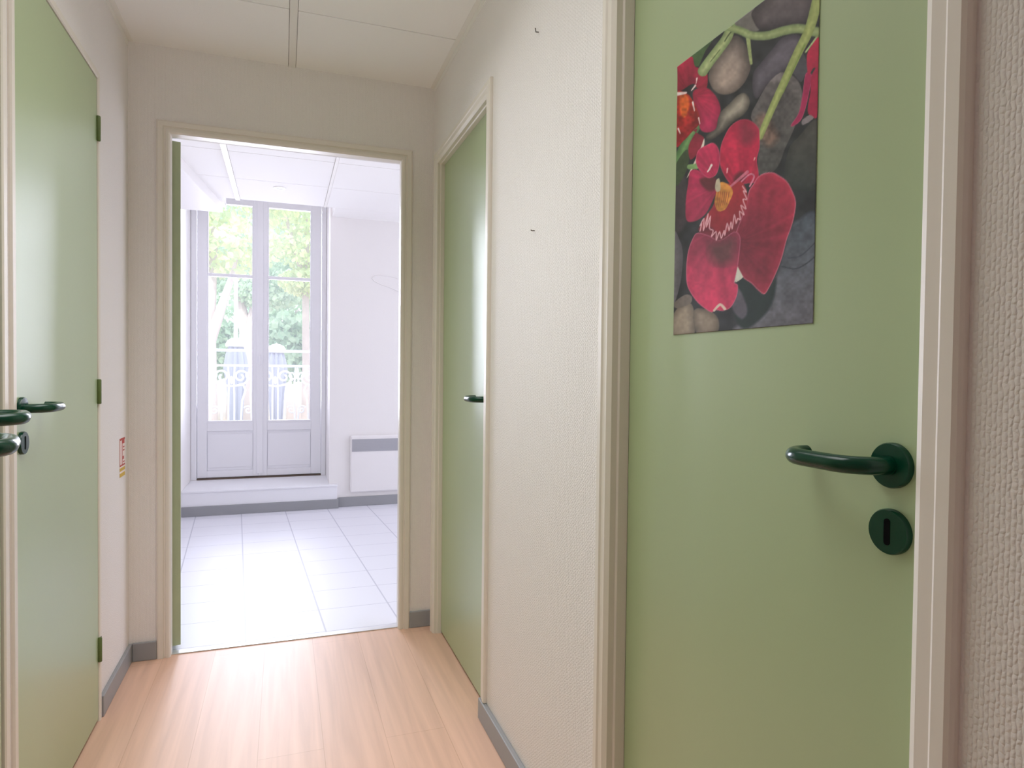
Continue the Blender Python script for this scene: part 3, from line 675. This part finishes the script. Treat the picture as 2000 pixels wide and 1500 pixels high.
def parasol(x, y, ztop, lab, s=1.0):
    r = empty('closed_parasol', (x, y, GZ0), 0, **P(lab, 'parasol', None, 'closed parasols beyond the balcony'))
    h = ztop - GZ0
    MB().tube([(0, 0, 0), (0, 0, h - .05)], .03, 10).build('pole', M['pole'], r)
    MB().lathe([(.34, 0), (.34, .06), (.06, .10), (.05, .3)], (0, 0, 0), (0, 0, 1), 24).build('base', M['stone'], r)
    nn = 48; vs = []; fs = []; prof = [(.085, h - .10), (.125, h - .25), (.15, h - .45), (.11, h - .75), (.085, h - 1.2), (.08, h - 1.9)]
    for rr, z in prof:
        for k in range(nn):
            a = 2 * math.pi * k / nn; q = rr * s * (1 + .22 * math.cos(8 * a)); vs.append((q * math.cos(a), q * math.sin(a), z))
    for i in range(len(prof) - 1):
        for k in range(nn): fs.append((i * nn + k, i * nn + (k + 1) % nn, (i + 1) * nn + (k + 1) % nn, (i + 1) * nn + k))
    fs += [tuple(range(nn)), tuple(range((len(prof) - 1) * nn, len(prof) * nn))]
    MB().add(vs, fs, 0, True).build('cloth', M['cloth'], r)
    MB().lathe([(.15, h - .12), (.155, h - .09), (.125, h - .03), (.07, h + .005), (.02, h + .015), (.01, h + .03)], (0, 0, 0), (0, 0, 1), 24).build('cap', M['cap_cloth'], r)
parasol(-.70, 11.0, 1.62, 'taller closed grey parasol seen through the left window leaf')
parasol(-.11, 11.6, 1.56, 'closed grey parasol with white cap seen through the right window leaf')
parasol(-1.22, 10.3, 1.24, 'lowest closed parasol at the left edge of the window glass', .8)

def tree(x, y, h, fork, br, crown, m, lab, name='plane_tree', nl=5200, r0=.2, leaf=.17, seed=1):
    rn = random.Random(seed)
    t = empty(name, (x, y, GZ0), 0, **P(lab, 'tree', None))
    b = MB(); b.tube([(0, 0, 0), (.02, 0, fork * .5), (0, 0, fork + .1)], [r0 * 1.25, r0, r0 * .9], 12)
    for (dx, dy, dz) in br:
        b.tube([(0, 0, fork - .1), (dx * .35, dy * .35, fork + dz * .28), (dx * .75, dy * .7, fork + dz * .7), (dx, dy, fork + dz)], [r0 * .8, r0 * .62, r0 * .4, r0 * .15], 9)
    b.build('trunk', M['bark'], t)
    vs = []; fs = []
    for _ in range(nl):
        cx, cy, cz, rx, ry, rz = rn.choice(crown)
        while True:
            p = [rn.uniform(-1, 1) for _ in range(3)]; q = sum(a * a for a in p)
            if .25 < q < 1: break
        c = Vector((cx + p[0] * rx, cy + p[1] * ry, cz + p[2] * rz))
        d = Vector((rn.gauss(0, 1), rn.gauss(0, 1), rn.gauss(0, .6))).normalized(); e = d.orthogonal().normalized()
        e.rotate(Matrix.Rotation(rn.uniform(0, 6.28), 3, d)); g = d.cross(e); s = leaf * rn.uniform(.6, 1.3)
        o = len(vs); vs += [c - e * s * .5, c + g * s * .36 + d * s * .08, c + e * s * .5, c - g * s * .36 + d * s * .08]; fs += [(o, o + 1, o + 2), (o, o + 2, o + 3)]
    MB().add(vs, fs).build('foliage', m, t)
tree(-1.45, 14.6, 9, 3.0, [(-1.0, .2, 2.2), (.55, -.1, 1.7), (.1, .5, 3.2), (-1.9, .3, 4)], [(-1.2, 0, 5.2, 1.4, 1.2, .8), (.3, .3, 5.0, 1.1, 1.2, .7), (-.3, .2, 6.6, 1.8, 1.5, 1.0), (1.4, .4, 6.4, 1.0, 1, .7), (-1.2, 0, 7.6, 1.8, 1.4, 1)],
     M['leaf_yellow'], 'pale barked tree forking behind the left parasol', seed=3, r0=.16)
tree(.55, 18.2, 9, 4.8, [(.8, .2, 2.2), (-.7, 0, 2.4), (.1, .4, 3)], [(.4, 0, 5.6, 1.2, 1.1, .7), (-.5, 0, 6.9, 1.3, 1.2, .9), (.9, .3, 7.6, 1.2, 1.1, .7), (.2, .1, 4.7, .9, 1, .4)],
     M['leaf_yellow'], 'leafy yellow green tree filling the right window leaf', seed=9, r0=.10)
tree(-1.05, 21.6, 8, 3.4, [(.5, 0, 2.4), (-.5, .1, 2.8)], [(0, 0, 6.4, 1.6, 1.2, 1.2), (.6, 0, 4.8, 1.2, 1, .6)], M['leaf_green'], 'tree with thick pink trunk between the two window leaves', seed=14, r0=.26, nl=4200)
for i, (x, y, m_, lab) in enumerate(((-6.2, 29, 'leaf_blue', 'distant blue green tree at the left of the window view'), (1.1, 26.5, 'leaf_green', 'distant green tree behind the right window leaf'),
                                     (-2.3, 33, 'leaf_green', 'distant broad tree behind the forking one'), (7.0, 29, 'leaf_blue', 'distant blue green tree beyond the right edge of the glass'))):
    tree(x, y, 9, 2.6, [(.8, 0, 2.5), (-.8, 0, 2.8)], [(0, 0, 5.0, 2.4, 1.5, 2.0), (-.8, 0, 3.2, 1.9, 1.3, 1.4), (.9, 0, 3.0, 1.9, 1.3, 1.4), (0, 0, 7.4, 2.2, 1.5, 1.4)], M[m_], lab, 'broadleaf_tree', 5200, .2, .34, 30 + i)
MB().box((.1, 22, GZ0), (6, 24, .55), 0, .02).build('garden_wall', M['facade'], **P('low peach wall outside at the lower right of the window', 'wall', None))
pl = empty('lamp_post', (-.84, 13.2, GZ0), 0, **P('slim pale lamp post above the left parasol', 'lamp post', None))
MB().tube([(0, 0, 0), (0, 0, 4.05)], [.05, .035], 12).build('pole', M['pole'], pl)
MB().lathe([(.04, 4.03), (.055, 4.05), (.03, 4.09), (.01, 4.1)], (0, 0, 0), (0, 0, 1), 16).build('cap', M['pole'], pl)

# ------------------------------------------------------------------ light
wd = bpy.data.worlds.new('sky'); S.world = wd; wd.use_nodes = True
bg = wd.node_tree.nodes['Background']; bg.inputs[0].default_value = (.80, .89, 1.0, 1); bg.inputs[1].default_value = 1.25
def area(name, loc, rot, sx, sy, e, col, spread=None):
    l = bpy.data.lights.new(name, 'AREA'); l.shape = 'RECTANGLE'; l.size = sx; l.size_y = sy; l.energy = e; l.color = col
    if spread: l.spread = spread
    o = bpy.data.objects.new(name, l); COL.objects.link(o); o.location = loc; o.rotation_euler = rot; return o
area('daylight_side_window', (XRR + .09, 4.35, 1.4), (0, R(90), 0), 1.75, 1.85, 15.5, (.84, .83, 1.0))
area('daylight_french_window', (-.19, 6.7, 1.75), (R(-84), 0, 0), 1.0, 1.9, 25, (.85, .84, 1.0), R(70))
area('corridor_fill_down', (.03, 1.5, ZC - .01), (0, 0, 0), .8, 1.6, 7.3, (.97, .97, .985), R(108))  # unseen fill light added overhead to brighten the corridor
area('corridor_fill_up', (.03, 1.12, 1.95), (R(146), 0, 0), .5, .25, 1.0, (.96, .97, 1.0), R(130))  # unseen fill light added to lift the corridor ceiling
s = bpy.data.lights.new('sun', 'SUN'); s.energy = 1.6; s.angle = R(2); s.color = (1, .98, .95)
so = bpy.data.objects.new('sun', s); COL.objects.link(so); so.rotation_euler = (R(48), 0, R(-12))

# ------------------------------------------------------------------ camera
f = Vector((0.33241968, 0.94288552, -0.0215419)); r = Vector((0.94312637, -0.33225528, 0.01091225)); u = Vector((-0.00313159, 0.02394418, 0.99970839))
cam = bpy.data.cameras.new('camera'); cam.sensor_width = 36; cam.lens = 22.8067; cam.clip_start = .02; cam.clip_end = 300
co = bpy.data.objects.new('camera', cam); COL.objects.link(co)
mw = Matrix.Identity(4)
for i in range(3): mw[i][0] = r[i]; mw[i][1] = u[i]; mw[i][2] = -f[i]
mw[0][3], mw[1][3], mw[2][3] = 0, 0, 1.18
co.matrix_world = mw; S.camera = co

S.view_settings.view_transform = 'Standard'; S.view_settings.look = 'None'; S.view_settings.gamma = 1; S.view_settings.use_curve_mapping = False
S.view_settings.exposure = 0.62
S.cycles.max_bounces = 14; S.cycles.diffuse_bounces = 10; S.cycles.glossy_bounces = 5; S.cycles.transparent_max_bounces = 12
S.cycles.use_denoising = True
S.cycles.sample_clamp_indirect = 6
